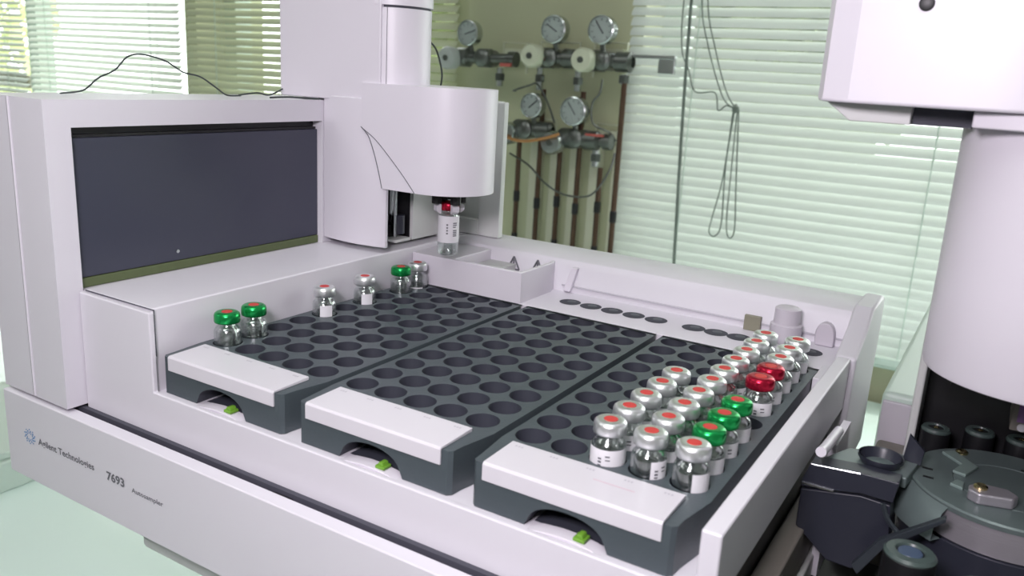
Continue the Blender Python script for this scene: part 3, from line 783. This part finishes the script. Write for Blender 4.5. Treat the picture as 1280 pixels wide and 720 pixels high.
# ============================================================ INJECTOR (right)
inj = thing('injector_tower', (301, 120, -70), 'white injector tower with cylindrical barrel at the right, above the turret', 'injector')
outl = [(219.5, 84), (219.8, 72), (222.5, 66), (231.5, 61), (270, 57), (284, 57), (350, 64), (350, 190), (219.5, 190)]
MB().prism(outl, 118.2, 330).build('upper_housing', M['white'], inj, bevel=1.2, seg=3, angle=20)
MB().prism([(223, 118.1), (250, 118.1), (250, 112.2), (231, 112.2)], 72, 150, 'y').build('lower_lip', M['grey_white'], inj, bevel=.4)
MB().box(250.2, 268, 76, 150, 112.4, 118.1).build('lip_recess', M['seam'], inj)
MB().prism([(268.5, 64), (284, 60), (349, 66), (349, 150), (268.5, 150)], 113, 118.1).build('lower_lip', M['white'], inj, bevel=.6)
MB().lathe([(2.3, -3), (2.3, .6), (1.8, .8), (.01, .8)], (250.6, 59.3, 149.2), 20, axis='y').build('screw_hole', M['black'], inj)
br = MB().lathe([(.01, 29), (34, 28), (35.8, 28.6), (36.2, 30), (36.5, 60), (36.6, 113)], (301, 98, 0), 72, caps=False)
br.build('barrel', M['white'], inj, angle=50)
cb = MB()
cb.box(262.5, 350, 152, 190, -70, 113); cb.box(262.5, 265.8, 130, 152, -70, 113)
cb.build('rear_column', M['grey_white'], inj, bevel=1)
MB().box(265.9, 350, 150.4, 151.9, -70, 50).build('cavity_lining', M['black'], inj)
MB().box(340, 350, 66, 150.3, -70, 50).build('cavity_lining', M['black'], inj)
MB().lathe([(4.5, 0), (4.5, 2.5), (.01, 2.6)], (279, 149, 4), 20, axis='y').build('cap_screw', M['black'], inj)
MB().lathe([(4.5, 0), (4.5, 2.5), (.01, 2.6)], (293, 149, 2), 20, axis='y').build('cap_screw', M['black'], inj)
sk = MB().box(297.5, 306, 122, 150.3, -1, 18).build('port_block', M['taupe'], inj, bevel=.6)
MB().box(299.5, 303.5, 121.6, 122, 3, 15).build('purple_sticker', M['purple'], sk)
MB().lathe([(1.6, 0), (1.6, .5)], (301.5, 121.9, 1), 12, axis='y').build('sticker_dot', M['label'], sk)

tu = thing('vial_turret', (301, 98, -70), 'dark slate rotating turret with screws below the injector barrel', 'turret')
TZ = -14.5
dm = MB().lathe([(33.3, TZ-2.2), (33.4, TZ-.6), (32.8, TZ), (19, TZ), (18.6, TZ-.5), (18.2, TZ), (.01, TZ)], (301, 98, 0), 96, caps=False)
disc = dm.build('top_disc', M['disc'], tu, angle=30)
MB().lathe([(33.0, TZ-12.5), (33.0, TZ-2.3)], (301, 98, 0), 96).build('metal_band', M['brushed'], tu)
MB().lathe([(34.4, -70), (34.4, TZ-13)], (301, 98, 0), 72).build('turret_base', M['dark_blue'], tu)
MB().lathe([(33.2, TZ-1.2), (36, TZ-3.2), (39.2, TZ-8.5), (39.5, TZ-13), (33, TZ-13)], (301, 98, 0), 24, PI*.93, PI*1.32, caps=False).build('fairing', M['disc'], tu, angle=60)
# raised L bar, screws and slots on the disc
MB().prism([(277, 115), (281, 119), (290, 108), (286.5, 97), (282, 98.5), (284.5, 107)], TZ, TZ+1.2).build('raised_bar', M['pale_teal'], disc, bevel=.3)
MB().prism([(284, 91), (286.5, 90), (286.4, 84), (282, 86)], TZ, TZ+1.2).build('raised_bar', M['pale_teal'], disc, bevel=.3)
kn = MB().prism([(288, 78), (291.5, 75.5), (302, 78.5), (303.5, 82.5), (300, 86.5), (291, 86), (288, 82)], TZ, TZ+4.2).build('clamp_block', M['brushed'], disc, bevel=.8)
for (x, y, z) in ((291.6, 81.2, TZ+4.2), (283.7, 121.0, TZ), (267, 112, TZ-1.5)):
    s = MB().lathe([(2.3, 0), (2.3, .8), (1.6, 1.3), (.9, 1.0), (.01, .6)], (x, y, z), 16).build('screw', M['brass'], tu)
for (x, y) in ((273.8, 96.5), (274.8, 88.5), (306, 118)):
    MB().box(x-1.8, x+1.8, y-.8, y+.8, TZ-.2, TZ+.06).build('slot', M['black'], disc)
# left arm
def AR(pts, k=1.027): return [(max(234.4, 284.4+(x-284.4)*k), 122+(z-122)*k) for x, z in pts]
MB().prism(AR([(238, -9.0), (255, -7.6), (267.5, -7.6), (266.5, -15.4), (256, -15.2), (248, -16.8), (236, -18.6), (235.3, -16.2)]), 68, 77, 'y').build('arm_plate', M['dark_blue'], tu, bevel=.35)
MB().prism([(240, 77.1), (268.5, 77.1), (271, 96), (262, 100), (246, 92)], -16.5, -12.4).build('arm_deck', M['disc'], tu, bevel=.5)
(x1, z1), (x2, z2) = AR([(236.3, -17.3), (247, -16.6)])
MB().box(x1, x2, 67.4, 68, z1, z1+.6).build('arm_edge', M['chrome'], tu)
(x1, z1), (x2, z2) = AR([(238.2, -9.1), (254.8, -7.8)])
MB().tube([(x1, 67.9, z1), (x2, 67.9, z2)], .22, 5, 0).build('arm_edge', M['chrome'], tu)  # chrome line drawn as the highlight along the plate's top edge
MB().prism(AR([(235.2, -20), (247, -18), (256, -16.4), (266, -17), (267.5, -30), (260, -43), (257, -45.5), (248, -45.2), (235.8, -35)]), 69, 84, 'y').build('arm_body', M['dark_blue'], tu, bevel=.6)
q = AR([(263.5, -16.5), (266, -22), (270.5, -26)])
MB().tube([(x, 68, z) for x, z in q], 1.0, 6, 3).build('arm_edge', M['slate_metal'], tu)
MB().prism([(257, -42), (259.5, -45), (266.5, -32), (283.5, -15.9), (283.2, -14.4), (264.5, -29.5)], 57.6, 61, 'y').build('guard_blade', M['slate_metal'], tu, bevel=.3)
fn = MB().lathe([(7.6, -9.4), (8.0, -9), (8.0, -10.2), (5.2, -14.5), (3, -16.4)], (258.3, 84.5, 0), 32, caps=False)
fn.lathe([(7.2, -9.3), (4.6, -14.4), (2.2, -16.4), (.01, -16.4)], (258.3, 84.5, 0), 32, caps=False)
fn.build('vial_cup', M['dark_blue'], tu)
MB().prism([(265, -12), (271.5, -13), (272, -7), (266, -1.5)], 93, 95, 'y').build('stop_tab', M['dark_blue'], tu, bevel=.3)
# bottles standing round the turret
def wash(x, y, zt, r, label, blue):
    t = thing('turret_bottle', (x, y, -70), label, 'bottle', None)
    MB().lathe([(r, -70), (r, zt-1), (r-.8, zt)], (x, y, 0), 32).build('bottle_body', M['black'], t)
    c = MB().lathe([(r*.98, zt-1.5), (r, zt-.4), (r*.9, zt+.5), (r*.58, zt+.7), (r*.5, zt-.4), (.01, zt-.4)], (x, y, 0), 32, caps=False).build('ring_cap', M['ring'], t)
    MB().lathe([(r*.5, zt-.39), (r*.45, zt+.3), (.01, zt+.35)], (x, y, 0), 24).build('septum', M['bluering' if blue else 'black'], c)
    if not blue: MB().lathe([(1.2, zt+.36), (.6, zt+.9), (.01, zt+.9)], (x, y, 0), 10).build('pin', M['brass'], c)
wash(275.5, 37, -19.5, 8.0, 'black bottle with blue centre in front of the turret, nearer the tray', True)
wash(297, 29, -20.5, 8.0, 'black bottle with blue centre at the bottom edge in front of the turret', True)
for x, y, l in ((272.9, 131.5, 'leftmost'), (288.6, 140.2, 'middle'), (303.4, 140.6, 'rightmost')):
    wash(x, y, -10.5, 5.6, 'black cylinder with grey ring in the dark recess behind the turret, %s of three' % l, False)

# things on the bench / under the tray
bx = thing('instrument_case', (-640, 230, ZBN), 'mint white flat case at the left edge of the bench', 'case')
MB().prism(rrect(-760, -556, 10, 300, 14), ZBN, ZBN+34).build('case_body', M['mint'], bx, bevel=3)
MB().prism(rrect(-756, -560, 14, 296, 12), ZBN+34.2, ZBN+42).build('case_lid', M['mint'], bx, bevel=2)
lv = MB().tube([(240.5, 62, -4.5), (240.5, 70, -6), (240.5, 98, -9)], 1.9, 16, 0)
lv.box(239, 242, 90, 119, -70, -12)
tag(lv.build('white_lever', M['white']), 'short white cylindrical lever beside the right tray wall', 'lever')

# ============================================================ LIGHT
def area(name, loc, rot, sx, sy, e, col):
    l = bpy.data.lights.new(name, 'AREA'); l.shape = 'RECTANGLE'; l.size = sx; l.size_y = sy; l.energy = e; l.color = col
    o = bpy.data.objects.new(name, l); COL.objects.link(o); o.location = loc; o.rotation_euler = rot
    return o
zc = (ZC+Z0)*.001-.03
area('ceiling_fill', (.2, -.7, zc), (0, 0, 0), .6, 1.2, 10, (.98, 1, .98))  # unseen fill under the ceiling, added for ambient light
area('ceiling_fill', (-1.3, -.9, zc), (0, 0, 0), .6, 1.2, 6, (.98, 1, .98))  # second unseen fill, added and weaker
vl = area('video_lamp', (.218, -.285, (Z0+205)*.001), (0, 0, 0), .09, .06, 1.2, (1, .91, 1))
vl.rotation_euler = Vector((-.14, .38, -.09)).to_track_quat('-Z', 'Y').to_euler()
w = bpy.data.worlds.new('World'); SC.world = w; w.use_nodes = True
nt = w.node_tree; bg = nt.nodes['Background']
bg.inputs[0].default_value = (.985, 1.0, .985, 1); bg.inputs[1].default_value = 5.0
sun = bpy.data.lights.new('sun', 'SUN'); sun.energy = 2.0; sun.angle = .05; sun.color = (1, .97, .9)
so = bpy.data.objects.new('sun', sun); COL.objects.link(so); so.rotation_euler = (math.radians(-38), math.radians(18), 0)

# ============================================================ CAMERA
cam = bpy.data.cameras.new('camera'); co = bpy.data.objects.new('camera', cam); COL.objects.link(co)
F = 1042.956
RM = ((0.8505257, 0.5230746, 0.0547638), (0.1765512, -0.1858773, -0.9665812), (-0.4954147, 0.8317708, -0.2504428))
CP = (284.402, -235.87, 122.047)
mw = Matrix(((RM[0][0], -RM[1][0], -RM[2][0], CP[0]*.001), (RM[0][1], -RM[1][1], -RM[2][1], CP[1]*.001), (RM[0][2], -RM[1][2], -RM[2][2], (CP[2]+Z0)*.001), (0, 0, 0, 1)))
co.matrix_world = mw
cam.sensor_width = 36; cam.lens = 36*F/1280; cam.clip_start = .01; cam.clip_end = 100
cam.dof.use_dof = True; cam.dof.focus_distance = .40; cam.dof.aperture_fstop = 20
SC.camera = co
SC.view_settings.view_transform = 'Standard'; SC.view_settings.look = 'None'; SC.view_settings.gamma = 1
SC.view_settings.exposure = 0.14
try: SC.view_settings.use_curve_mapping = False
except Exception: pass
for o in bpy.data.objects:
    if '_w' in o: del o['_w']
